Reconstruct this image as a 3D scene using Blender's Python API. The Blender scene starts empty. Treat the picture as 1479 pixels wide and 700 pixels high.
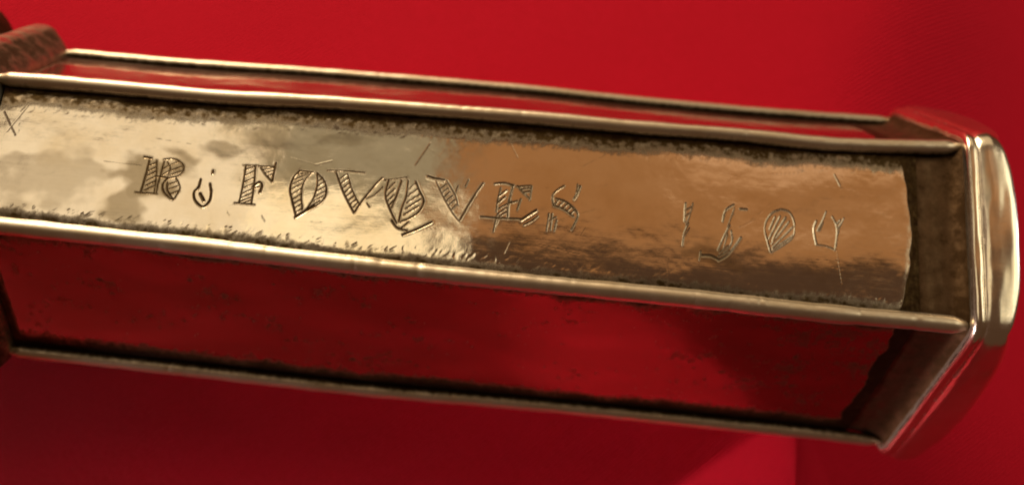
import bpy, math, random
import numpy as np
from mathutils import Matrix, Vector, noise as mnoise

MM = 0.001
rng = np.random.RandomState(7)
random.seed(7)
scene = bpy.context.scene
COL = scene.collection

# ------------------------------------------------------------------ camera
cam_d = bpy.data.cameras.new('camera')
cam = bpy.data.objects.new('camera', cam_d); COL.objects.link(cam)
cam.matrix_world = Matrix(((0.993453, -0.094445, -0.064275, -4.215*MM),
                           (0.076906, 0.968934, -0.235059, -43.534*MM),
                           (0.084478, 0.228577, 0.969854, 156.564*MM),
                           (0, 0, 0, 1)))
cam_d.sensor_width = 36; cam_d.lens = 36*1445.1/1479
cam_d.shift_y = 43.47/1479
cam_d.clip_start = 0.005; cam_d.clip_end = 50
cam_d.dof.use_dof = True; cam_d.dof.focus_distance = 0.130; cam_d.dof.aperture_fstop = 13.5
scene.camera = cam

# ------------------------------------------------------------------ light
world = bpy.data.worlds.new('World'); scene.world = world; world.use_nodes = True
bg = world.node_tree.nodes['Background']
bg.inputs[0].default_value = (1.0, 0.50, 0.26, 1); bg.inputs[1].default_value = 0.075

def area(name, pos, target, sx, sy, radiance, color, roll=0.0):
    """soft rectangular lamp (mm); radiance in W/m2/sr at unit colour"""
    d = bpy.data.lights.new(name, 'AREA'); o = bpy.data.objects.new(name, d); COL.objects.link(o)
    d.shape = 'RECTANGLE'; d.size = sx*MM; d.size_y = sy*MM
    d.energy = radiance*math.pi*(sx*MM)*(sy*MM)
    d.color = color
    p = Vector(pos)*MM; t = Vector(target)*MM
    q = (t-p).to_track_quat('-Z', 'Y'); o.rotation_euler = (q.to_matrix() @ Matrix.Rotation(roll, 3, 'Z')).to_euler(); o.location = p
    return o

# main lamp, behind and left, lights the cloth and the ridges
area('key_lamp', (-240, 420, 215), (0, 10, 0), 330, 300, 9.5, (1.0, 0.77, 0.50))
area('added_back_fill', (-20, 600, 420), (0, 0, 20), 900, 480, 0.6, (1.0, 0.76, 0.44))  # added broad fill, gives the wires their pale bands
# pale window high to the left, two lights and an added dim panel, mirrored in the left half of the engraved face
area('window_light', (-225, 130, 430), (-225, 130, 0), 160, 120, 0.95, (1.0, 0.82, 0.55))
area('window_light', (-86, 108, 430), (-86, 108, 0), 118, 68, 1.2, (1.0, 0.81, 0.50))
area('added_dim_panel', (-88, 168, 430), (-88, 168, 0), 112, 50, 0.27, (1.0, 0.86, 0.52))
# warm lamplit ceiling mirrored in the right half
area('ceiling_glow', (115, 168, 430), (115, 168, 0), 285, 78, 0.30, (1.0, 0.44, 0.14))
area('ceiling_glow', (180, 208, 432), (180, 208, 0), 160, 70, 0.24, (1.0, 0.66, 0.40))
# unseen low light added near left to brighten the cloth fold
sl = area('added_fold_light', (-560, -200, -4), (76, -60, -22), 160, 44, 5.0, (1.0, 0.76, 0.70)); sl.data.spread = math.radians(20)
area('collar_fill_top', (360, 150, 432), (360, 150, 0), 190, 230, 0.9, (1.0, 0.86, 0.55))  # added fill overhead, brightens the collar front
area('collar_fill_side', (420, 140, 290), (70, 0, 20), 230, 230, 1.8, (1.0, 0.88, 0.60))  # added fill panel, lifts the collar's right side
area('right_daylight', (520, 130, 150), (70, 0, 20), 60, 150, 5.0, (0.80, 0.88, 1.0))

scene.view_settings.view_transform = 'Standard'
scene.view_settings.look = 'None'
scene.view_settings.exposure = 0.0
scene.view_settings.gamma = 1.0
scene.cycles.max_bounces = 8
scene.cycles.use_denoising = True

# ------------------------------------------------------------------ node helpers
def new_mat(name):
    m = bpy.data.materials.new(name); m.use_nodes = True
    nt = m.node_tree; b = nt.nodes['Principled BSDF']
    return m, nt, b
def N(nt, typ, **kw):
    n = nt.nodes.new(typ)
    for k, v in kw.items():
        if k.startswith('i_'):
            n.inputs[k[2:].replace('_', ' ')].default_value = v
        else: setattr(n, k, v)
    return n
def ramp(nt, src, stops):
    r = nt.nodes.new('ShaderNodeValToRGB'); e = r.color_ramp.elements
    while len(e) < len(stops): e.new(0.5)
    for el, (p, c) in zip(e, stops):
        el.position = p; el.color = (c, c, c, 1) if not isinstance(c, tuple) else (*c, 1)
    nt.links.new(src, r.inputs[0]); return r.outputs[0]
def mixc(nt, fac, a, b, mode='MIX'):
    m = nt.nodes.new('ShaderNodeMix'); m.data_type = 'RGBA'; m.blend_type = mode
    for s, v in ((m.inputs['Factor'], fac), (m.inputs[6], a), (m.inputs[7], b)):
        if hasattr(v, 'links'): nt.links.new(v, s)
        elif isinstance(v, tuple): s.default_value = (*v, 1)
        else: s.default_value = v
    return m.outputs[2]
def math_(nt, op, a, b=0.0, clamp=False):
    m = nt.nodes.new('ShaderNodeMath'); m.operation = op; m.use_clamp = clamp
    for s, v in zip(m.inputs, (a, b)):
        if hasattr(v, 'links'): nt.links.new(v, s)
        else: s.default_value = v
    return m.outputs[0]

def silver(name, base, rough, dirt_amount=1.0, grime=0.0, bump=1.0, ns=0.9, olive=(0.15, 0.10, 0.042)):
    """worn silver: polished metal, tarnish clouds and painted dim reflections, black patina where attribute 'patina' says"""
    m, nt, b = new_mat(name); L = nt.links.new
    tc = N(nt, 'ShaderNodeTexCoord'); obj = tc.outputs['Object']
    mp = N(nt, 'ShaderNodeMapping'); L(obj, mp.inputs[0]); mp.inputs['Scale'].default_value = (1/MM,)*3
    P = mp.outputs[0]
    at = N(nt, 'ShaderNodeAttribute', attribute_name='patina'); pat = at.outputs['Fac']  # also carries darkening painted at the lower face's right
    n1 = N(nt, 'ShaderNodeTexNoise', i_Scale=ns, i_Detail=5.0, i_Roughness=0.65); L(P, n1.inputs['Vector'])
    n2 = N(nt, 'ShaderNodeTexNoise', i_Scale=0.12, i_Detail=4.0, i_Roughness=0.6); L(P, n2.inputs['Vector'])
    st = N(nt, 'ShaderNodeMapping'); L(P, st.inputs[0]); st.inputs['Scale'].default_value = (0.12, 3.5, 3.5)
    n3 = N(nt, 'ShaderNodeTexNoise', i_Scale=1.0, i_Detail=3.0); L(st.outputs[0], n3.inputs['Vector'])
    n4 = N(nt, 'ShaderNodeTexNoise', i_Scale=5.0, i_Detail=3.0, i_Roughness=0.7); L(P, n4.inputs['Vector'])
    # patina, broken up by noise
    pn = math_(nt, 'ADD', pat, math_(nt, 'MULTIPLY', math_(nt, 'SUBTRACT', n1.outputs['Fac'], 0.5), 1.1))
    pn = math_(nt, 'ADD', pn, grime)
    pf = math_(nt, 'MULTIPLY', ramp(nt, pn, [(0.22, 0.0), (0.85, 1.0)]), dirt_amount, True)
    tarn_refl = ramp(nt, n2.outputs['Fac'], [(0.45, 0.0), (0.72, 1.0)])
    c = mixc(nt, math_(nt, 'MULTIPLY', tarn_refl, 0.5), base, tuple(x*y for x, y in zip(base, (0.80, 0.70, 0.52))))
    tar_refl = N(nt, 'ShaderNodeAttribute', attribute_name='tarnish_refl')  # also carries dim reflections painted on the visible faces
    c = mixc(nt, tar_refl.outputs['Fac'], c, (0.38, 0.31, 0.21))
    dirt = mixc(nt, n4.outputs['Fac'], tuple(.25*q for q in olive), olive)          # thin brown film
    dirt = mixc(nt, ramp(nt, math_(nt, 'MULTIPLY', pn, 0.5), [(0.36, 0.0), (0.66, 1.0)]), dirt,
                mixc(nt, n4.outputs['Fac'], (0.008, 0.005, 0.003), (0.055, 0.030, 0.014)))   # thick black crust
    c = mixc(nt, pf, c, dirt)
    L(c, b.inputs['Base Color'])
    b.inputs['Metallic'].default_value = 1.0
    r = math_(nt, 'ADD', math_(nt, 'MULTIPLY', math_(nt, 'ADD', n3.outputs['Fac'], n1.outputs['Fac']), 0.10), rough-0.10)
    r = math_(nt, 'ADD', r, math_(nt, 'MULTIPLY', tar_refl.outputs['Fac'], 0.12))
    r = math_(nt, 'ADD', r, math_(nt, 'MULTIPLY', pf, 0.36))
    L(r, b.inputs['Roughness'])
    bm = N(nt, 'ShaderNodeBump', i_Strength=0.5*bump, i_Distance=0.02*MM)
    h = math_(nt, 'ADD', math_(nt, 'MULTIPLY', n3.outputs['Fac'], 0.25), math_(nt, 'ADD', math_(nt, 'MULTIPLY', n4.outputs['Fac'], 0.3), math_(nt, 'MULTIPLY', n1.outputs['Fac'], 0.45)))
    L(h, bm.inputs['Height']); L(bm.outputs[0], b.inputs['Normal'])
    return m

SILVER = (0.86, 0.78, 0.66)
M_PANEL = silver('engraved_silver', SILVER, 0.075)
M_WIRE = silver('wire_silver', (0.74, 0.65, 0.52), 0.38, grime=0.10, bump=1.8)
M_COLLAR = silver('collar_silver', (0.88, 0.80, 0.68), 0.20, bump=0.8, ns=0.4)
M_CORE = silver('tarnished_core', (0.20, 0.13, 0.08), 0.30, dirt_amount=0.94, grime=0.22, bump=1.6, ns=0.5, olive=(0.09, 0.05, 0.022))

M_NODE = silver('node_silver', (0.62, 0.56, 0.42), 0.30, grime=0.12, bump=1.4, ns=0.45, olive=(0.20, 0.165, 0.10))

# ------------------------------------------------------------------ mesh helpers
def make_obj(name, co, faces, mat, parent=None, normals=None, attrs=None, smooth=True):
    me = bpy.data.meshes.new(name)
    co = np.asarray(co, dtype=np.float32)*MM
    faces = np.asarray(faces, dtype=np.int32)
    me.vertices.add(len(co)); me.vertices.foreach_set('co', co.ravel())
    k = faces.shape[1]
    me.loops.add(faces.size); me.loops.foreach_set('vertex_index', faces.ravel())
    me.polygons.add(len(faces)); me.polygons.foreach_set('loop_start', np.arange(0, faces.size, k, dtype=np.int32))
    me.update(calc_edges=True)
    me.polygons.foreach_set('use_smooth', np.full(len(faces), smooth))
    for an, av in (attrs or {}).items():
        a = me.attributes.new(an, 'FLOAT', 'POINT'); a.data.foreach_set('value', np.asarray(av, dtype=np.float32).ravel())
    me.materials.append(mat)
    if normals is not None:
        me.normals_split_custom_set_from_vertices(np.asarray(normals).tolist())
    o = bpy.data.objects.new(name, me); COL.objects.link(o)
    if parent is not None: o.parent = parent
    return o
def grid_faces(nu, nv, closed_v=False):
    i = np.arange(nu-1)[:, None]; j = np.arange(nv if closed_v else nv-1)[None, :]
    a = i*nv+j; b = i*nv+(j+1) % nv
    return np.stack([a, a+nv, b+nv, b], -1).reshape(-1, 4)
def vnoise(x, y, seed, cells=64):
    """smooth value noise on arrays"""
    r = np.random.RandomState(seed).rand(cells, cells)*2-1
    x, y = .8*x-.6*y+.31*seed, .6*x+.8*y
    xi = np.floor(x).astype(int); yi = np.floor(y).astype(int); fx = x-xi; fy = y-yi
    fx = fx*fx*fx*(fx*(fx*6-15)+10); fy = fy*fy*fy*(fy*(fy*6-15)+10)
    g = lambda a, b: r[a % cells, b % cells]
    return (g(xi, yi)*(1-fx)+g(xi+1, yi)*fx)*(1-fy)+(g(xi, yi+1)*(1-fx)+g(xi+1, yi+1)*fx)*fy
def sstep(a, b, x):
    t = np.clip((x-a)/(b-a), 0, 1); return t*t*(3-2*t)

# ------------------------------------------------------------------ the hexagonal section, slightly tapered and hand-bent
LH = 68.74
ang0 = [88.56, 26.75, -27.82, -91.42, -150.5, 149.0]; r0 = [23.82, 22.85, 23.59, 25.13, 23.9, 23.6]
ang1 = [86.16, 29.36, -28.30, -95.35, -151.5, 149.5]; r1 = [26.78, 27.24, 27.63, 27.17, 26.8, 26.6]
DEV = [   # sideways wander of each wire: (fraction of length, mm)
    [(0, .6), (.084, 2.0), (.169, 1.2), (.295, -2.1), (.421, -3.1), (.548, -3.0), (.674, .9), (.801, 2.4), (.927, 1.1), (1, -.2)],
    [(0, -.8), (.069, -.7), (.141, .9), (.214, 2.2), (.322, -1.5), (.431, -2.0), (.54, -1.8), (.649, .9), (.757, 1.0), (.866, 4.6), (.938, .3), (1, -5.0)],
    [(0, -1.3), (.203, -1.0), (.377, 1.8), (.551, 1.9), (.725, 0), (.864, .8), (.933, -.9), (1, -1.5)],
    [(0, -1.5), (.183, .4), (.383, 3.4), (.582, -.8), (.781, -1.4), (.94, -.9), (1, .9)],
    [(0, 0), (.3, 2.0), (.6, -2.0), (1, 0)], [(0, 0), (.4, -2.0), (.7, 2.0), (1, 0)]]
def smooth_interp(pts, t):
    xs = np.array([p[0] for p in pts]); ys = np.array([p[1] for p in pts])
    d = np.gradient(ys, xs)
    i = np.clip(np.searchsorted(xs, t, side='right')-1, 0, len(xs)-2)
    h = xs[i+1]-xs[i]; s = np.clip((t-xs[i])/h, 0, 1)
    return ((2*s**3-3*s**2+1)*ys[i]+(s**3-2*s**2+s)*h*d[i]+(-2*s**3+3*s**2)*ys[i+1]+(s**3-s**2)*h*d[i+1])
def corner(k, X, dr=0.0, wander=1.0):
    """centre line of edge k (0..5) at axial position X (mm array) -> (Y, Z)"""
    X = np.asarray(X, float); t = (X+LH)/(2*LH)
    tt = np.clip(t, -.3, 1.15)
    a = np.radians(ang0[k]+(ang1[k]-ang0[k])*tt); r = r0[k]+(r1[k]-r0[k])*tt+dr
    dv = smooth_interp(DEV[k], np.clip(t, 0, 1))*wander
    return r*np.sin(a)-dv*0.098, r*np.cos(a)

# ------------------------------------------------------------------ the thing
shaft = bpy.data.objects.new('hexagonal_shaft', None); COL.objects.link(shaft)
shaft.empty_display_size = 0.02
shaft['label'] = 'hexagonal old silver shaft with ridged edges and an engraved name, lying on red cloth'
shaft['category'] = 'metal shaft'

DEPTH = 0.065
GROOVE_DIRT = {'V2': 0.85, 'E': 0.85, 'S': 0.85, 'one': 0.6, 'five': 0.65, 'zero': 0.55, 'zero2': 0.6, 'scratches': 0.3}
CLOTH_A = (0.56, 0.004, 0.02)
CLOTH_B = (0.7, 0.007, 0.036)
CLOTH_Z = -29.3
DROP = 0.55
RIDGE = 0.58
# ---- engraving: strokes as (width mm, points in mm on the face), cut as grooves into the front plate
STROKES = {'R':[(0.23,[(-46.86,0.43),(-46.99,-1.77),(-47.26,-4.25)]),(0.27,[(-47.61,0.82),(-46.64,0.74)]),(0.15,[(-45.86,0.53),(-45.58,-1.63),(-45.42,-4.36)]),(0.16,[(-46.8,-0.37),(-45.87,0.16)]),(0.16,[(-46.77,-1.17),(-45.76,-0.49)]),(0.16,[(-46.76,-1.89),(-45.69,-1.13)]),(0.16,[(-46.75,-2.61),(-45.65,-1.85)]),(0.16,[(-46.77,-3.34),(-45.63,-2.58)]),(0.16,[(-46.83,-3.99),(-45.59,-3.29)]),(0.16,[(-47.97,-4.43),(-45.01,-4.35)]),(0.18,[(-44.83,0.48),(-44.98,-1.57),(-45.16,-3.04),(-45.18,-4.19)]),(0.18,[(-44.94,0.76),(-43.39,0.92),(-42.19,0.23),(-42.05,-0.7),(-42.55,-1.48),(-43.9,-1.97)]),(0.16,[(-44.41,0.45),(-43.84,-0.44),(-43.98,-1.47)]),(0.15,[(-43.81,0.07),(-42.93,0.6)]),(0.15,[(-43.62,-0.71),(-42.29,-0.07)]),(0.15,[(-43.71,-1.45),(-42.32,-0.76)]),(0.15,[(-44.72,-0.6),(-44.05,-0.1)]),(0.15,[(-44.71,-1.54),(-43.94,-0.82)]),(0.19,[(-45.69,-1.81),(-43.91,-1.9)]),(0.23,[(-43.91,-1.9),(-44.49,-2.97),(-44.11,-4.09),(-43.03,-4.92)]),(0.17,[(-42.84,-1.8),(-42.08,-3.17),(-42.63,-4.88)]),(0.21,[(-43.93,-2.63),(-43.69,-3.76),(-42.75,-4.96)]),(0.15,[(-43.63,-2.81),(-42.56,-2.28)]),(0.15,[(-43.59,-3.53),(-42.33,-2.9)]),(0.15,[(-43.33,-4.3),(-42.34,-3.7)])],
'comma':[(0.27,[(-39.45,-1.68),(-39.61,-2.93),(-40.1,-3.7),(-39.73,-4.81),(-38.59,-5.63),(-37.84,-4.77),(-37.76,-3.47),(-38.08,-2.2)]),(0.35,[(-39.21,-3.76),(-38.59,-4.7)]),(0.27,[(-37.96,-0.23),(-37.96,-0.67)])],
'F':[(0.19,[(-33.58,1.06),(-33.57,-1.75),(-33.77,-4.63)]),(0.19,[(-32.27,1.11),(-32.06,-1.76),(-32.05,-4.62)]),(0.16,[(-33.95,0.97),(-31.85,1.12)]),(0.19,[(-34.36,-4.65),(-31.59,-4.65)]),(0.17,[(-33.62,0.25),(-32.32,0.97)]),(0.17,[(-33.58,-0.6),(-32.33,0.22)]),(0.17,[(-33.52,-1.55),(-32.23,-0.74)]),(0.15,[(-33.59,-2.47),(-32.23,-1.62)]),(0.17,[(-33.63,-3.27),(-32.14,-2.33)]),(0.17,[(-33.6,-3.9),(-32.13,-2.96)]),(0.17,[(-33.65,-4.38),(-32.08,-3.59)]),(0.15,[(-33.32,-4.66),(-32.21,-4.0)]),(0.19,[(-31.76,1.0),(-29.51,1.19)]),(0.23,[(-29.49,1.79),(-29.66,-1.13)]),(0.21,[(-31.49,0.86),(-30.7,-0.11),(-29.67,-1.08)]),(0.17,[(-31.09,0.5),(-29.6,1.05)]),(0.17,[(-30.8,0.04),(-29.58,0.57)]),(0.17,[(-30.44,-0.4),(-29.63,0.08)]),(0.31,[(-32.17,-2.06),(-31.44,-1.35),(-30.98,-1.74),(-31.14,-2.82)]),(0.21,[(-32.07,-2.24),(-31.28,-2.0)])],
'O':[(0.23,[(-26.0,0.95),(-26.76,-0.2),(-27.04,-1.91),(-26.52,-3.61),(-25.69,-5.91)]),(0.18,[(-24.38,0.76),(-25.31,-0.86),(-25.38,-2.71),(-24.98,-4.73)]),(0.21,[(-26.07,0.91),(-24.16,0.86)]),(0.16,[(-26.38,0.4),(-24.82,0.63)]),(0.17,[(-26.67,-0.51),(-25.16,0.36)]),(0.16,[(-26.85,-1.25),(-25.46,-0.32)]),(0.17,[(-26.91,-1.98),(-25.53,-0.96)]),(0.17,[(-26.78,-2.76),(-25.51,-1.68)]),(0.17,[(-26.57,-3.46),(-25.41,-2.47)]),(0.17,[(-26.34,-4.07),(-25.28,-3.18)]),(0.17,[(-26.14,-4.69),(-25.16,-3.88)]),(0.17,[(-25.88,-5.29),(-25.01,-4.5)]),(0.19,[(-23.63,0.83),(-23.38,-0.92),(-23.68,-3.02),(-24.58,-4.93)]),(0.21,[(-23.62,0.8),(-22.46,-0.31),(-22.01,-1.9),(-22.51,-3.39),(-24.43,-4.92)]),(0.35,[(-25.78,-5.91),(-24.78,-5.11),(-23.49,-3.96)]),(0.17,[(-23.4,-0.44),(-22.71,0.19)]),(0.19,[(-23.37,-1.24),(-22.35,-0.33)]),(0.19,[(-23.47,-1.96),(-22.16,-1.04)]),(0.17,[(-23.47,-2.68),(-22.18,-1.76)]),(0.17,[(-23.57,-3.33),(-22.39,-2.5)]),(0.17,[(-23.72,-3.98),(-22.75,-3.25)])],
'V':[(0.23,[(-21.01,1.19),(-19.62,-1.74),(-17.91,-4.44)]),(0.17,[(-19.36,1.0),(-18.39,-1.36),(-17.18,-3.33)]),(0.18,[(-22.22,1.33),(-19.92,1.51),(-17.09,1.54)]),(0.19,[(-20.55,0.09),(-19.45,1.08)]),(0.19,[(-20.21,-0.52),(-19.17,0.49)]),(0.19,[(-19.9,-1.16),(-18.92,-0.19)]),(0.19,[(-19.6,-1.79),(-18.66,-0.79)]),(0.19,[(-19.27,-2.35),(-18.39,-1.36)]),(0.19,[(-18.94,-2.9),(-18.06,-1.94)]),(0.19,[(-18.6,-3.44),(-17.77,-2.49)]),(0.19,[(-18.26,-3.96),(-17.45,-2.98)]),(0.23,[(-14.45,1.04),(-15.4,-0.2),(-17.08,-2.98),(-17.82,-4.52)]),(0.15,[(-14.3,-0.35),(-15.25,-1.58),(-16.34,-2.21)]),(0.17,[(-16.23,-2.93),(-15.85,-3.41)])],
'Q':[(0.21,[(-13.58,0.68),(-13.81,-1.44),(-13.08,-3.29),(-11.86,-5.42)]),(0.23,[(-11.77,0.86),(-12.21,-1.29),(-12.75,-3.26)]),(0.17,[(-14.17,0.71),(-11.07,1.42)]),(0.19,[(-13.67,-0.82),(-12.65,0.51)]),(0.19,[(-13.61,-1.69),(-12.55,-0.45)]),(0.19,[(-13.47,-2.46),(-12.61,-1.41)]),(0.19,[(-13.23,-3.13),(-12.61,-2.2)]),(0.21,[(-10.86,0.95),(-10.88,-1.33),(-11.34,-3.3),(-11.55,-5.22)]),(0.25,[(-9.77,0.88),(-9.13,-0.46),(-8.42,-1.8),(-8.84,-3.4),(-9.98,-4.47),(-11.23,-5.19)]),(0.16,[(-10.65,-0.26),(-9.74,0.62)]),(0.19,[(-10.63,-1.31),(-9.33,-0.13)]),(0.19,[(-10.69,-2.36),(-9.01,-0.89)]),(0.21,[(-10.77,-3.24),(-8.85,-1.66)]),(0.21,[(-10.92,-4.12),(-9.0,-2.64)]),(0.25,[(-12.55,-5.14),(-11.71,-6.1),(-10.28,-6.39)]),(0.21,[(-11.13,-6.13),(-10.24,-5.18)]),(0.31,[(-10.79,-7.04),(-8.99,-6.1),(-7.04,-4.88)])],
'V2':[(0.35,[(-8.15,1.83),(-7.13,1.6),(-5.89,1.48)]),(0.16,[(-6.94,1.21),(-5.65,-1.08),(-4.23,-3.18),(-3.22,-4.28)]),(0.16,[(-5.51,1.52),(-4.17,-0.45),(-3.58,-2.0)]),(0.16,[(-6.37,0.06),(-5.45,0.95)]),(0.18,[(-5.98,-0.47),(-5.17,0.34)]),(0.19,[(-5.63,-1.0),(-4.84,-0.2)]),(0.19,[(-5.23,-1.52),(-4.46,-0.72)]),(0.17,[(-4.86,-2.12),(-4.1,-1.25)]),(0.15,[(-4.43,-2.72),(-3.74,-1.86)]),(0.25,[(-0.35,1.53),(-1.55,-0.68),(-3.14,-4.27)]),(0.14,[(-3.83,0.87),(-4.08,-0.12)]),(0.16,[(-2.46,1.89),(-2.83,0.81)])],
'E':[(0.25,[(1.26,1.61),(2.56,1.85),(3.96,1.63)]),(0.18,[(2.15,1.13),(1.86,-1.0),(1.82,-2.44)]),(0.15,[(2.0,-2.75),(1.6,-5.41)]),(0.27,[(3.82,1.45),(3.46,-0.84),(3.43,-3.33)]),(0.23,[(1.95,-0.18),(3.02,0.81)]),(0.25,[(1.88,-1.24),(2.87,-0.18)]),(0.19,[(2.09,-2.02),(3.84,-0.81)]),(0.18,[(2.15,-2.73),(3.44,-1.57)]),(0.18,[(2.27,-3.2),(3.34,-2.3)]),(0.21,[(3.56,-1.07),(4.6,-0.65)]),(0.19,[(5.11,-0.28),(4.7,-1.93)]),(0.19,[(4.41,1.51),(6.27,1.82)]),(0.21,[(6.47,1.79),(6.34,-0.24)]),(0.19,[(4.58,1.61),(5.26,0.78),(6.17,0.06)]),(0.19,[(5.08,1.17),(6.22,1.44)]),(0.19,[(5.42,0.72),(6.26,0.96)]),(0.23,[(-0.24,-3.41),(1.9,-3.39),(5.26,-3.23)]),(0.33,[(5.35,-3.39),(5.93,-2.93),(7.38,-1.78)]),(0.21,[(5.78,-4.06),(6.81,-3.41),(7.67,-2.61)])],
'S':[(0.23,[(11.09,2.24),(10.13,1.5),(9.54,0.55),(9.79,-0.8)]),(0.21,[(10.05,0.28),(11.63,-0.14),(13.19,-1.52),(13.04,-2.82),(12.5,-4.14)]),(0.23,[(9.82,-0.8),(11.24,-1.22),(12.68,-2.13)]),(0.23,[(10.03,-0.53),(10.52,0.19)]),(0.23,[(10.59,-0.8),(11.16,-0.1)]),(0.23,[(11.15,-1.1),(11.77,-0.34)]),(0.21,[(11.72,-1.5),(12.36,-0.71)]),(0.21,[(12.27,-1.77),(12.85,-1.15)]),(0.17,[(9.21,-2.06),(9.0,-4.63)]),(0.19,[(9.67,-2.02),(9.52,-4.43)]),(0.19,[(10.34,-2.91),(10.07,-4.53)]),(0.16,[(9.35,-3.01),(10.24,-2.44)]),(0.31,[(13.36,2.38),(13.08,1.38),(12.65,0.44)]),(0.17,[(13.0,2.67),(12.84,1.52)])],
'one':[(0.27,[(28.57,1.35),(28.52,-0.07),(28.49,-1.3)]),(0.19,[(29.62,1.45),(29.18,-0.54),(28.72,-1.81)]),(0.23,[(29.05,-1.6),(28.51,-3.06),(28.32,-4.9)]),(0.16,[(28.47,0.28),(29.39,0.9)]),(0.16,[(28.5,-0.6),(29.33,0.1)]),(0.15,[(29.24,-2.29),(28.6,-3.4)])],
'five':[(0.25,[(35.52,1.84),(34.35,0.84),(33.97,-0.79)]),(0.23,[(37.42,1.31),(36.4,1.3)]),(0.15,[(35.62,1.32),(35.15,-0.14),(34.67,-1.6)]),(0.23,[(35.0,-1.3),(34.2,-3.04),(33.37,-5.13)]),(0.19,[(35.2,-2.08),(35.33,-3.81),(34.27,-5.48)]),(0.17,[(34.7,-2.56),(34.17,-4.97)]),(0.27,[(36.62,-2.99),(34.95,-5.55),(33.45,-6.68)]),(0.33,[(33.54,-6.58),(32.42,-6.08),(31.07,-6.15)]),(0.19,[(30.91,-5.53),(30.76,-6.84)]),(0.17,[(33.59,-5.54),(34.75,-4.39)]),(0.17,[(33.44,-6.07),(34.94,-5.15)])],
'zero':[(0.21,[(42.41,1.82),(41.13,1.16),(40.26,-0.16),(40.06,-1.59),(40.43,-3.13),(40.88,-4.66)]),(0.19,[(42.41,1.82),(43.62,1.49),(44.33,-0.04),(44.18,-2.08),(42.57,-3.63),(40.97,-4.74)]),(0.23,[(41.52,0.58),(40.74,-1.35)]),(0.23,[(42.25,0.74),(40.68,-2.76)]),(0.23,[(43.06,0.64),(41.69,-1.79),(41.19,-2.97)]),(0.19,[(43.55,0.06),(41.03,-3.51)]),(0.19,[(44.11,-0.68),(41.13,-4.03)]),(0.21,[(44.18,-1.91),(42.73,-3.09),(41.21,-4.28)])],
'zero2':[(0.27,[(47.55,0.53),(47.17,-0.74),(47.53,-2.91)]),(0.19,[(48.97,2.09),(48.46,0.71),(47.69,-0.87)]),(0.19,[(48.55,0.45),(47.95,-0.85)]),(0.17,[(49.84,1.46),(50.45,0.28),(50.53,-1.13),(50.19,-3.54)]),(0.17,[(51.57,1.36),(50.79,-0.4),(50.62,-1.83),(50.28,-3.44)]),(0.19,[(51.05,1.04),(50.45,0.28)]),(0.19,[(51.22,0.61),(50.53,-0.34)]),(0.23,[(50.79,-0.67),(50.53,-1.31)]),(0.15,[(47.7,-2.98),(48.9,-3.04),(50.14,-3.49)])],
'scratches':[(0.12,[(-8.31,6.9),(-10.12,3.38)]),(0.14,[(-67.85,5.67),(-65.59,2.29)]),(0.12,[(-64.59,7.04),(-66.8,2.68)]),(0.1,[(2.23,-3.63),(1.59,-5.41)]),(0.1,[(3.93,-6.69),(3.38,-8.35)]),(0.09,[(50.42,-3.37),(51.22,-8.36)]),(0.09,[(26.4,-7.12),(26.3,-9.43)]),(0.1,[(-53.0,-0.24),(-47.76,-0.33)]),(0.1,[(-24.09,2.0),(-21.77,2.85)]),(0.09,[(3.09,7.83),(4.24,5.84)]),(0.09,[(14.45,-3.69),(13.84,-4.96)]),(0.19,[(50.21,7.85),(51.02,6.24)]),(0.15,[(-30.43,-6.13),(-29.86,-6.87)]),(0.12,[(-35.21,-5.98),(-34.75,-6.54)])]}

RS = np.random.RandomState(12)
for _ in range(60):
    x_, y_ = RS.uniform(-66, 58), RS.uniform(-8, 8); a_ = RS.normal(.1, .5) if RS.rand() < .7 else RS.uniform(-1.5, 1.5); l_ = RS.uniform(.8, 6)
    STROKES['scratches'].append((RS.uniform(.03, .07), [(x_, y_), (x_+l_*math.cos(a_), y_+l_*math.sin(a_))]))
def curve(pts, m=5):
    """Catmull-Rom through the points of a tool stroke"""
    if len(pts) < 3: return pts
    P = [pts[0]]+list(pts)+[pts[-1]]; out = []
    for a, b, c, d in zip(P[:-3], P[1:-2], P[2:-1], P[3:]):
        for i in range(m):
            t = i/m
            out.append(tuple(.5*((2*q)+(r-p)*t+(2*p-5*q+4*r-s)*t*t+(3*q-p-3*r+s)*t**3) for p, q, r, s in zip(a, b, c, d)))
    return out+[pts[-1]]
def face_grid(k, du, nv, X0, X1):
    nu = int(round((X1-X0)/du))+1
    X = np.linspace(X0, X1, nu)
    ya, za = corner(k, X); yb, zb = corner((k+1) % 6, X)
    v = np.linspace(0.02, 0.98, nv)
    Y = ya[:, None]*(1-v)+yb[:, None]*v; Zz = za[:, None]*(1-v)+zb[:, None]*v
    n = np.stack([np.zeros(nu), (zb-za)*-1, (yb-ya)], -1)   # perpendicular to a->b
    n /= np.linalg.norm(n, axis=1)[:, None]
    s = np.sign(n[:, 1]*(ya+yb)+n[:, 2]*(za+zb)); n *= s[:, None]
    W = np.hypot(yb-ya, zb-za)
    return X, v, Y, Zz, n, W

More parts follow.
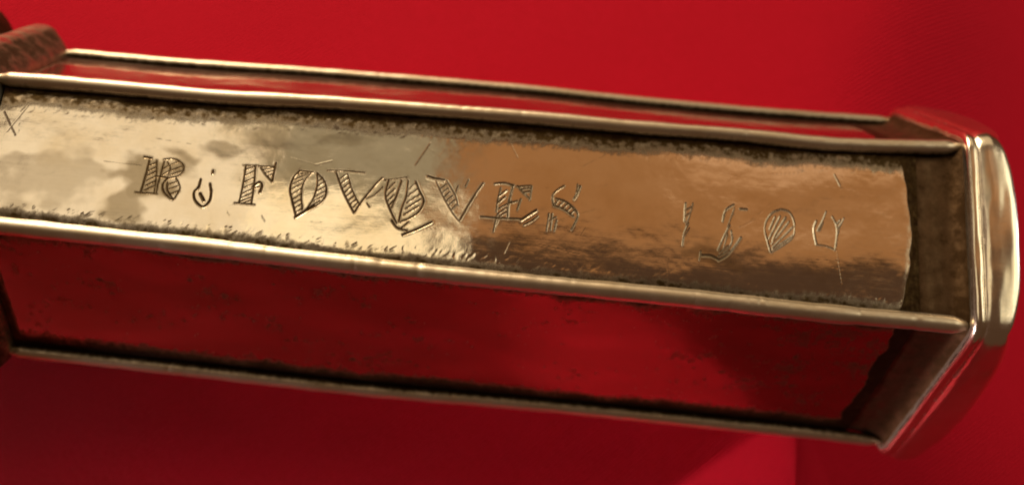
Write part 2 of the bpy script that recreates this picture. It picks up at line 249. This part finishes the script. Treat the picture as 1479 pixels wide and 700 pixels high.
def build_panel(k, name, du, nv, engraved=False, mat=None):
    X0, X1 = -LH+0.3, LH-6.4
    X, v, Y, Zz, n, W = face_grid(k, du, nv, X0, X1)
    XX = np.repeat(X[:, None], nv, 1); V = np.repeat(v[None, :], len(X), 0)*W[:, None]   # mm across
    Wd = np.repeat(W[:, None], nv, 1)
    sd = 11*k+1
    # plateau with ragged, soft edges sunk between the wires
    rag = 0.26*vnoise(XX*.35, V*.0+3, sd)+0.07*vnoise(XX*2.2, V*.3, sd+1)+0.5*vnoise(XX*.13, V*0, sd+2)
    ea, eb = (3.1, 2.0) if k == 1 else ((6.2, 1.9) if k == 0 else ((1.7, 3.4) if k == 2 else (2.2, 2.2)))
    top = sstep(0, 2.8, V-(ea-2.0+rag)); bot = sstep(0, 2.4, (Wd-V)-(eb-1.7-rag*.8))
    yc = (V/Wd-.5)
    xend = 61.2-5.5*np.abs(yc)**2*1.6+0.25*vnoise(V*.5, V*0, sd+3) if k == 1 else 60.0+0.5*vnoise(V*.5, V*0, sd+3)
    right = 1-sstep(0, 0.8, XX-xend)
    left = sstep(-68.0, -66.8, XX) if k != 1 else np.ones_like(XX)
    plate = top*bot*right*left
    h = -0.45+0.15*top*bot*left*(k != 0)
    lip = np.exp(-((XX-(xend-.6))/.6)**2)*0.012*top*bot*(1+.8*vnoise(V*.7, V*0, sd+13))
    h += lip
    # beaten, uneven surface
    h += 0.085*vnoise(XX*.045+1, V*.10, sd+4)+0.030*vnoise(XX*.14, V*.20, sd+5)+0.009*vnoise(XX*.42, V*.5, sd+6)+0.0022*vnoise(XX*1.3, V*1.5, sd+7)
    h += (1-plate)*(0.04*vnoise(XX*.9, V*1.2, sd+8)+0.02*vnoise(XX*2.4, V*2.4, sd+9))
    # small chased nicks along the plate borders
    edge_band = .3*np.exp(-((V-(ea+.9))/.55)**2)+(.85-.5*sstep(-20, 10, XX))*np.exp(-((Wd-V-(eb+.9))/.6)**2)
    nick = np.clip(vnoise(XX*2.1+V*.9, V*1.3, sd+10), 0, 1)
    h -= 0.035*edge_band*nick
    ptop = sstep(0, 2.4, V-(ea-.5+rag)); pbot = sstep(0, 2.0, (Wd-V)-(eb-.5-rag*.8))
    pat = .78*(1-ptop*pbot*left)+.6*(1-sstep(0, 1.3, V-(ea-2.2+rag)))+.6*(1-sstep(0, 1.1, (Wd-V)-(eb-1.6-rag*.8)))+edge_band*np.clip(nick-.12, 0, 1)*.5
    pat = np.maximum(pat, 1.15*(1-sstep(.93, 1.0, right)))
    if k == 2:      # specks and smears, plus painted darkening at right for shaded cloth mirrored there
        m_ = vnoise(XX*.22, V*.35, 201)+.6*vnoise(XX*.7, V*1.0, 202)+.35*vnoise(XX*2.2, V*2.6, 203)
        pat = pat+np.clip(.10+.17*m_+.16*sstep(10, 60, XX), 0, .5)
        for q in range(40):
            qx, qy, qr = RS.uniform(-66, 58), RS.uniform(3, 22), RS.uniform(.15, .5)
            pat = pat+.5*np.exp(-(((XX-qx)/qr)**2+((V-qy)/(qr*.8))**2))
    tarn_refl = np.zeros_like(h)+{2: 1.0, 0: .4}.get(k, .1)*(1+.2*vnoise(XX*.1, V*.3, sd+12)) if k != 1 else np.zeros_like(h)  # lower and upper faces darkened to stand for dim cloth reflections
    letters = {}
    if engraved:
        YY = Y
        dep = np.zeros_like(h); burr = np.zeros_like(h); gd = np.zeros_like(h)
        for nm, sts in STROKES.items():
            near = np.full(h.shape, 9.0)
            fine = {'one': .75, 'five': .8, 'zero': .65, 'zero2': .65, 'V2': .9, 'scratches': .6}.get(nm, 1.0)
            for w, pts in sts:
                pts = curve(pts)
                for (x0, y0), (x1, y1) in zip(pts[:-1], pts[1:]):
                    m = 0.9+w
                    i0 = max(0, int((min(x0, x1)-m-X0)/du)); i1 = int((max(x0, x1)+m-X0)/du)+2
                    xs = XX[i0:i1]; ys = YY[i0:i1]
                    dx, dy = x1-x0, y1-y0; q = dx*dx+dy*dy+1e-9
                    t = np.clip(((xs-x0)*dx+(ys-y0)*dy)/q, 0, 1)
                    d = np.hypot(xs-x0-t*dx, ys-y0-t*dy)
                    hw = w*0.72
                    D = fine*DEPTH*(w/0.25)*np.clip(1-d/hw, 0, 1)
                    dep[i0:i1] = np.maximum(dep[i0:i1], D)
                    burr[i0:i1] = np.maximum(burr[i0:i1], 0.09*fine*DEPTH*(w/0.25)*np.exp(-((d-hw*1.15)/(0.10))**2))
                    gd[i0:i1] = np.maximum(gd[i0:i1], GROOVE_DIRT.get(nm, 1.0)*sstep(0, .45, 1-d/(w*.62)))
                    near[i0:i1] = np.minimum(near[i0:i1], d)
            if nm != 'scratches':
                letters[nm] = near < 0.62
                gd = np.maximum(gd, .34*GROOVE_DIRT.get(nm, 1.0)*(1-sstep(.18, .42, near)))
        h = h-dep+burr*(dep < 0.01)
        pat = np.maximum(pat, gd)
        # tarnish clouds: dim reflections painted into the plate colour
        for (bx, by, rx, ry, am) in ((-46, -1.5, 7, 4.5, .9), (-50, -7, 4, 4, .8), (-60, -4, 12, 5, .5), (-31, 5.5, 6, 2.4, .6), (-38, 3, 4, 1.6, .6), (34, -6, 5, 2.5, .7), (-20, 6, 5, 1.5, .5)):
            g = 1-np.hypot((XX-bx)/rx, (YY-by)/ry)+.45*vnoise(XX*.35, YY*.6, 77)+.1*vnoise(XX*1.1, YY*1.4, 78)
            tarn_refl = np.maximum(tarn_refl, am*sstep(0, .55, g))
    co = np.stack([XX, Y+n[:, None, 1]*h, Zz+n[:, None, 2]*h], -1)
    # vertex normals of the whole sheet, so the lettered pieces join it without a seam
    gx = np.gradient(co, axis=0); gv = np.gradient(co, axis=1)
    nn = np.cross(gx, gv); nn /= np.linalg.norm(nn, axis=2)[..., None]
    flip = np.sign((nn*np.stack([np.zeros_like(h), np.repeat(n[:, None, 1], nv, 1), np.repeat(n[:, None, 2], nv, 1)], -1)).sum(-1).mean())
    nn *= flip
    F = grid_faces(len(X), nv)
    if flip < 0: F = F[:, ::-1]
    co = co.reshape(-1, 3); nn = nn.reshape(-1, 3); pat = pat.ravel(); tarn_refl = tarn_refl.ravel()
    owner = np.zeros(len(co), int)
    names = list(letters)
    for i, nm in enumerate(names): owner[letters[nm].ravel() & (owner == 0)] = i+1
    fo = owner[F].max(1)
    def piece(nm, sel, parent):
        f = F[sel]; used, inv = np.unique(f, return_inverse=True)
        return make_obj(nm, co[used], inv.reshape(-1, 4), mat or M_PANEL, parent, nn[used], {'patina': pat[used], 'tarnish_refl': tarn_refl[used]})
    pan = piece(name, fo == 0, shaft)
    LAB = {'R': 'engraved capital R', 'comma': 'engraved hook-shaped stop after the R', 'F': 'engraved capital F', 'O': 'engraved capital O', 'V': 'first engraved V',
           'Q': 'engraved capital Q', 'V2': 'second engraved V', 'E': 'engraved capital E', 'S': 'engraved capital S', 'one': 'engraved figure 1',
           'five': 'engraved figure 5', 'zero': 'engraved hatched figure 0', 'zero2': 'faint last engraved figure'}
    for i, nm in enumerate(names):
        if (fo == i+1).any():
            kind = 'engraved_figure' if nm in ('one', 'five', 'zero', 'zero2') else ('engraved_stop' if nm == 'comma' else 'engraved_letter')
            o = piece(kind, fo == i+1, pan); o['label'] = LAB[nm]
    return pan

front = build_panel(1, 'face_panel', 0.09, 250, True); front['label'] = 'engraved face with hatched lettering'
lower = build_panel(2, 'face_panel', 0.22, 110); lower['label'] = 'plain face reflecting the red cloth'
upper = build_panel(0, 'face_panel', 0.22, 110)
for k in (3, 4, 5): build_panel(k, 'face_panel', 0.8, 30)

# ---- core: closes the shaft behind the plates and flares into the collars
def hex_loft(name, rings, mat, patina, seg=16, parent=None, corner_wear=0.0, attr_noise=0.0, seed=3, cap=True):
    """rings: (X, dr, roundness, patina)"""
    P = []; A = []
    C = [None]*6
    for (X, dr, rd, pt) in rings:
        ring = []
        R = np.mean([math.hypot(*[float(q) for q in corner(k, X, dr, 0.3)]) for k in range(6)])
        for k in range(6):
            ya, za = corner(k, X, dr, 0.5); yb, zb = corner((k+1) % 6, X, dr, 0.5)
            for j in range(seg):
                t = j/seg; y = ya*(1-t)+yb*t; z = za*(1-t)+zb*t
                r = math.hypot(y, z); c = abs(t-.5)*2       # 1 at the corner
                # softened corner
                soft = 1-0.018*max(0, (c-.86)/.14)**2*(1 if rd >= 0 else 0)
                rr = r*soft*(1-rd)+(R*0.972)*rd
                ring.append((X-corner_wear*rd*c**4, y/r*rr, z/r*rr))
        P.append(ring); A.append([pt]*(6*seg))
    P = np.array(P); A = np.array(A)
    nr, ns = P.shape[:2]
    # hand-made unevenness
    th = np.arange(ns)/ns*40
    for i in range(nr):
        q = vnoise(th, np.full(ns, P[i, 0, 0]*1.1+7), seed)*.07+vnoise(th*3, np.full(ns, P[i, 0, 0]*2.), seed+1)*.03
        rad = np.hypot(P[i, :, 1], P[i, :, 2]); P[i, :, 1] *= 1+q/rad; P[i, :, 2] *= 1+q/rad
    co = P.reshape(-1, 3); F = grid_faces(nr, ns, True)
    me_faces = [tuple(int(x) for x in f[::-1]) for f in F]
    co_l = [tuple(c) for c in co]; att = list(A.ravel())
    if cap:
        for e, ri in ((0, 0), (1, nr-1)):
            c = P[ri].mean(0); co_l.append(tuple(c)); att.append(1.0); ci = len(co_l)-1
            for j in range(ns):
                a, b = ri*ns+j, ri*ns+(j+1) % ns
                me_faces.append((a, b, ci) if e == 0 else (b, a, ci))
    me = bpy.data.meshes.new(name)
    me.from_pydata([(x*MM, y*MM, z*MM) for x, y, z in co_l], [], me_faces); me.update()
    for p in me.polygons: p.use_smooth = len(p.vertices) == 4
    a = me.attributes.new('patina', 'FLOAT', 'POINT'); a.data.foreach_set('value', att)
    me.materials.append(mat)
    o = bpy.data.objects.new(name, me); COL.objects.link(o); o.parent = parent or shaft
    return o
def refine(rings, step=0.12):
    out = []
    for a, b in zip(rings[:-1], rings[1:]):
        d = math.hypot(b[0]-a[0], b[1]-a[1]); m = max(1, int(d/step))
        for i in range(m):
            t = i/m; out.append(tuple(x*(1-t)+y*t for x, y in zip(a, b)))
    out.append(rings[-1]); return out
def rounded(rings, passes=2):
    """corner-cutting, keeps end rings"""
    for _ in range(passes):
        o = [rings[0]]
        for a, b in zip(rings[:-1], rings[1:]):
            o.append(tuple(.75*x+.25*y for x, y in zip(a, b))); o.append(tuple(.25*x+.75*y for x, y in zip(a, b)))
        o.append(rings[-1]); rings = o
    return rings

core_r = [(-LH-.5, -1.9, 0, .7)]+[(x, -2.2, 0, .8) for x in np.linspace(-LH+1, 56, 30)]+[(58, -2.2, 0, .8)]
hex_loft('shaft_core', core_r, M_CORE, .8, seg=10)
# flared throat between the plate ends and the right collar
fl = [(60, -1.5, 0, .6), (61.3, -.95, 0, .5), (62.6, -.62, 0, .42), (64.5, -.62, 0, .36), (66.2, -.5, 0, .4), (67.5, -.1, 0, .5), (68.3, .7, 0, .6), (68.8, 1.5, 0, .65)]
hex_loft('flared_throat', refine(rounded(fl, 2), .5), M_CORE, .4, seg=24, cap=False)

# ---- wires soldered along the six edges
def wire(k, x0, x1, r, label=None):
    nu = 560; ns = 14
    X = np.linspace(x0, x1, nu); y, z = corner(k, X)
    rad = np.hypot(y, z); oy, oz = y/rad, z/rad      # outward
    rr = r*(1+.06*vnoise(X*.25, X*0+k, 70+k)+.015*vnoise(X*.9, X*0+k, 80+k)+0.004*vnoise(X*3, X*0+k, 85+k))
    ends = sstep(0, 1.6, X-x0)*.35+.65; ende = sstep(0, 2.6, x1-X)*.4+.6
    rr = rr*ends*ende
    # nicks
    R2 = np.random.RandomState(90+k)
    th = np.arange(ns)/ns*2*math.pi
    ty, tz = -oz, oy
    RR = np.repeat(rr[:, None], ns, 1)
    for _ in range(22):
        xc = R2.uniform(x0, x1); tc_ = R2.uniform(0, 2*math.pi); wd = R2.uniform(.15, .6)
        RR -= r*R2.uniform(.02, .08)*np.exp(-((X[:, None]-xc)/wd)**2)*np.clip(np.cos(th-tc_), 0, 1)
    YY = y[:, None]+RR*(np.cos(th)*oy[:, None]+np.sin(th)*ty[:, None])
    ZZ = z[:, None]+RR*(np.cos(th)*oz[:, None]+np.sin(th)*tz[:, None])
    co = np.stack([np.repeat(X[:, None], ns, 1), YY, ZZ], -1).reshape(-1, 3)
    pat = np.repeat(np.clip(.30-np.cos(th), 0, 1)[None, :]**1.2*.85, nu, 0)
    pat = pat+0.35*(1-sstep(0, 2.2, x1-X))[:, None]
    F = grid_faces(nu, ns, True)
    o = make_obj('edge_wire', co, F, M_WIRE, shaft, None, {'patina': pat})
    return o
WR = [0.82, 1.12, 1.28, 1.02, 1.2, 1.2]
for k in range(6): wire(k, -LH-.4, LH+(.2 if k != 3 else -.3), WR[k])

# ---- right end collar: flank, thin bead, groove, big half-round worn rounder at its outer edge
cr = [(68.2, -3.5, 0, .7), (68.55, 0, 0, .8), (68.7, 1.6, 0, .7), (68.75, 2.2, 0, .1), (69.1, 2.75, 0, 0), (69.8, 2.85, 0, 0), (70.1, 2.6, .02, .25), (70.35, 2.6, .03, .3), (70.8, 3.0, .05, 0), (71.8, 3.3, .08, 0), (73.2, 3.3, .15, 0), (74.6, 3.1, .25, 0), (75.4, 2.5, .33, 0), (75.9, 1.4, .4, .1), (76.1, -.5, .4, .3), (76.1, -9, .4, .5)]
col_r = hex_loft('end_collar', refine(rounded(cr, 2), .18), M_COLLAR, 0, seg=30, corner_wear=4.5, seed=31)
col_r['label'] = 'bright rounded collar at the right end'

# ---- left node: flare, bead and dark knop beyond
cl = [(-68.2, -3.0, 0, .7), (-68.5, -1.2, 0, .45), (-68.75, -.2, 0, .2), (-69.0, .8, 0, .6), (-70.2, 2.6, 0, .75), (-71.4, 4.0, 0, .7), (-71.7, 4.4, 0, .5), (-72.6, 4.9, 0, .2), (-74.2, 4.9, 0, .2), (-75.6, 4.2, 0, .2), (-77.0, 2.2, 0, .6), (-77.6, -4, 0, .8)]
col_l = hex_loft('node_collar', refine(rounded(cl, 2), .2), M_NODE, 0, seg=28, seed=41)
col_l['label'] = 'flared tarnished collar at the left end'
kn = [(-76.9, -3, 0, .6), (-77.4, 1.5, 0, .6), (-79.0, 5.0, .2, .7), (-80.5, 7.0, .3, .55), (-84, 8.6, .35, .4), (-90, 8.6, .45, .4), (-95, 7.5, .4, .4), (-97, 3, .2, .5), (-97.2, -8, 0, .5)]
knop = hex_loft('knop', refine(rounded(kn, 2), .5), M_CORE, 0, seg=16, seed=51)

# ------------------------------------------------------------------ red cloth
def cloth():
    m, nt, b = new_mat('red_twill'); L = nt.links.new
    tc = N(nt, 'ShaderNodeTexCoord')
    mp = N(nt, 'ShaderNodeMapping'); L(tc.outputs['Object'], mp.inputs[0]); mp.inputs['Scale'].default_value = (1/MM,)*3
    P = mp.outputs[0]
    w1 = N(nt, 'ShaderNodeTexWave', i_Scale=0.62, i_Distortion=0.9, i_Detail=2.0); w1.bands_direction = 'DIAGONAL'
    mr = N(nt, 'ShaderNodeMapping'); L(P, mr.inputs[0]); mr.inputs['Rotation'].default_value = (0, 0, math.radians(92))
    L(mr.outputs[0], w1.inputs['Vector'])
    nf = N(nt, 'ShaderNodeTexNoise', i_Scale=1.7, i_Detail=4.0, i_Roughness=0.7); L(P, nf.inputs['Vector'])
    ns = N(nt, 'ShaderNodeTexNoise', i_Scale=0.03, i_Detail=2.0); L(P, ns.inputs['Vector'])
    c = mixc(nt, ramp(nt, nf.outputs['Fac'], [(.3, 0.), (.7, 1.)]), CLOTH_A, CLOTH_B)
    c = mixc(nt, math_(nt, 'MULTIPLY', w1.outputs['Fac'], 0.35), c, tuple(x*.7 for x in CLOTH_A))
    c = mixc(nt, math_(nt, 'MULTIPLY', ns.outputs['Fac'], 0.25), c, tuple(x*.8 for x in CLOTH_A))
    L(c, b.inputs['Base Color']); b.inputs['Roughness'].default_value = .85
    b.inputs['Specular IOR Level'].default_value = .12
    b.inputs['Sheen Weight'].default_value = .06; b.inputs['Sheen Tint'].default_value = (1, .2, .25, 1)
    bm = N(nt, 'ShaderNodeBump', i_Strength=.8, i_Distance=0.25*MM)
    L(math_(nt, 'ADD', math_(nt, 'MULTIPLY', w1.outputs['Fac'], .8), math_(nt, 'MULTIPLY', nf.outputs['Fac'], 1.2)), bm.inputs['Height'])
    L(bm.outputs[0], b.inputs['Normal'])
    a1 = np.concatenate([np.linspace(-900, -160, 40), np.linspace(-156, 40, 90), np.linspace(41, 110, 150), np.linspace(112, 200, 40), np.linspace(215, 900, 35)])
    a2 = np.concatenate([np.linspace(-900, -130, 40), np.linspace(-126, 130, 260), np.linspace(134, 900, 40)])
    X, Y = np.meshgrid(a1, a2, indexing='ij')
    # crease running across, right of which the cloth falls away
    p0 = np.array([85., 68.]); p1 = np.array([61.4, -34.]); d = (p1-p0)/np.linalg.norm(p1-p0)
    along = (X-p0[0])*d[0]+(Y-p0[1])*d[1]; s = -((X-p0[0])*d[1]-(Y-p0[1])*d[0])   # >0 to the right
    s = -s if (s[-1, 0] < 0) else s
    soft = 2.0+4.0*sstep(-20, 30, Y)
    drop = np.logaddexp(0, s/soft)*soft
    Zc = CLOTH_Z-DROP*drop*np.exp(-np.clip(s, 0, None)/160)
    wd = np.clip((-19-Y)*1.1, 0, 28)
    rid = np.clip(np.where(s < 0, wd+s*1.0, wd-s*1.4), 0, None)
    Zc += rid*RIDGE
    Zc += 0.8*vnoise(X*.012+3, Y*.012, 5)+0.5*vnoise(X*.03, Y*.025, 6)*sstep(30, 70, np.abs(Y))
    far = sstep(150, 500, np.hypot(X, Y))
    Zc += far*6*vnoise(X*.006, Y*.006, 8)
    co = np.stack([X, Y, Zc], -1).reshape(-1, 3)
    F = grid_faces(len(a1), len(a2))
    o = make_obj('tablecloth', co, F, m)
    o['label'] = 'plain red twill cloth under the silver shaft, with one soft crease'
    o['category'] = 'cloth'
cloth()
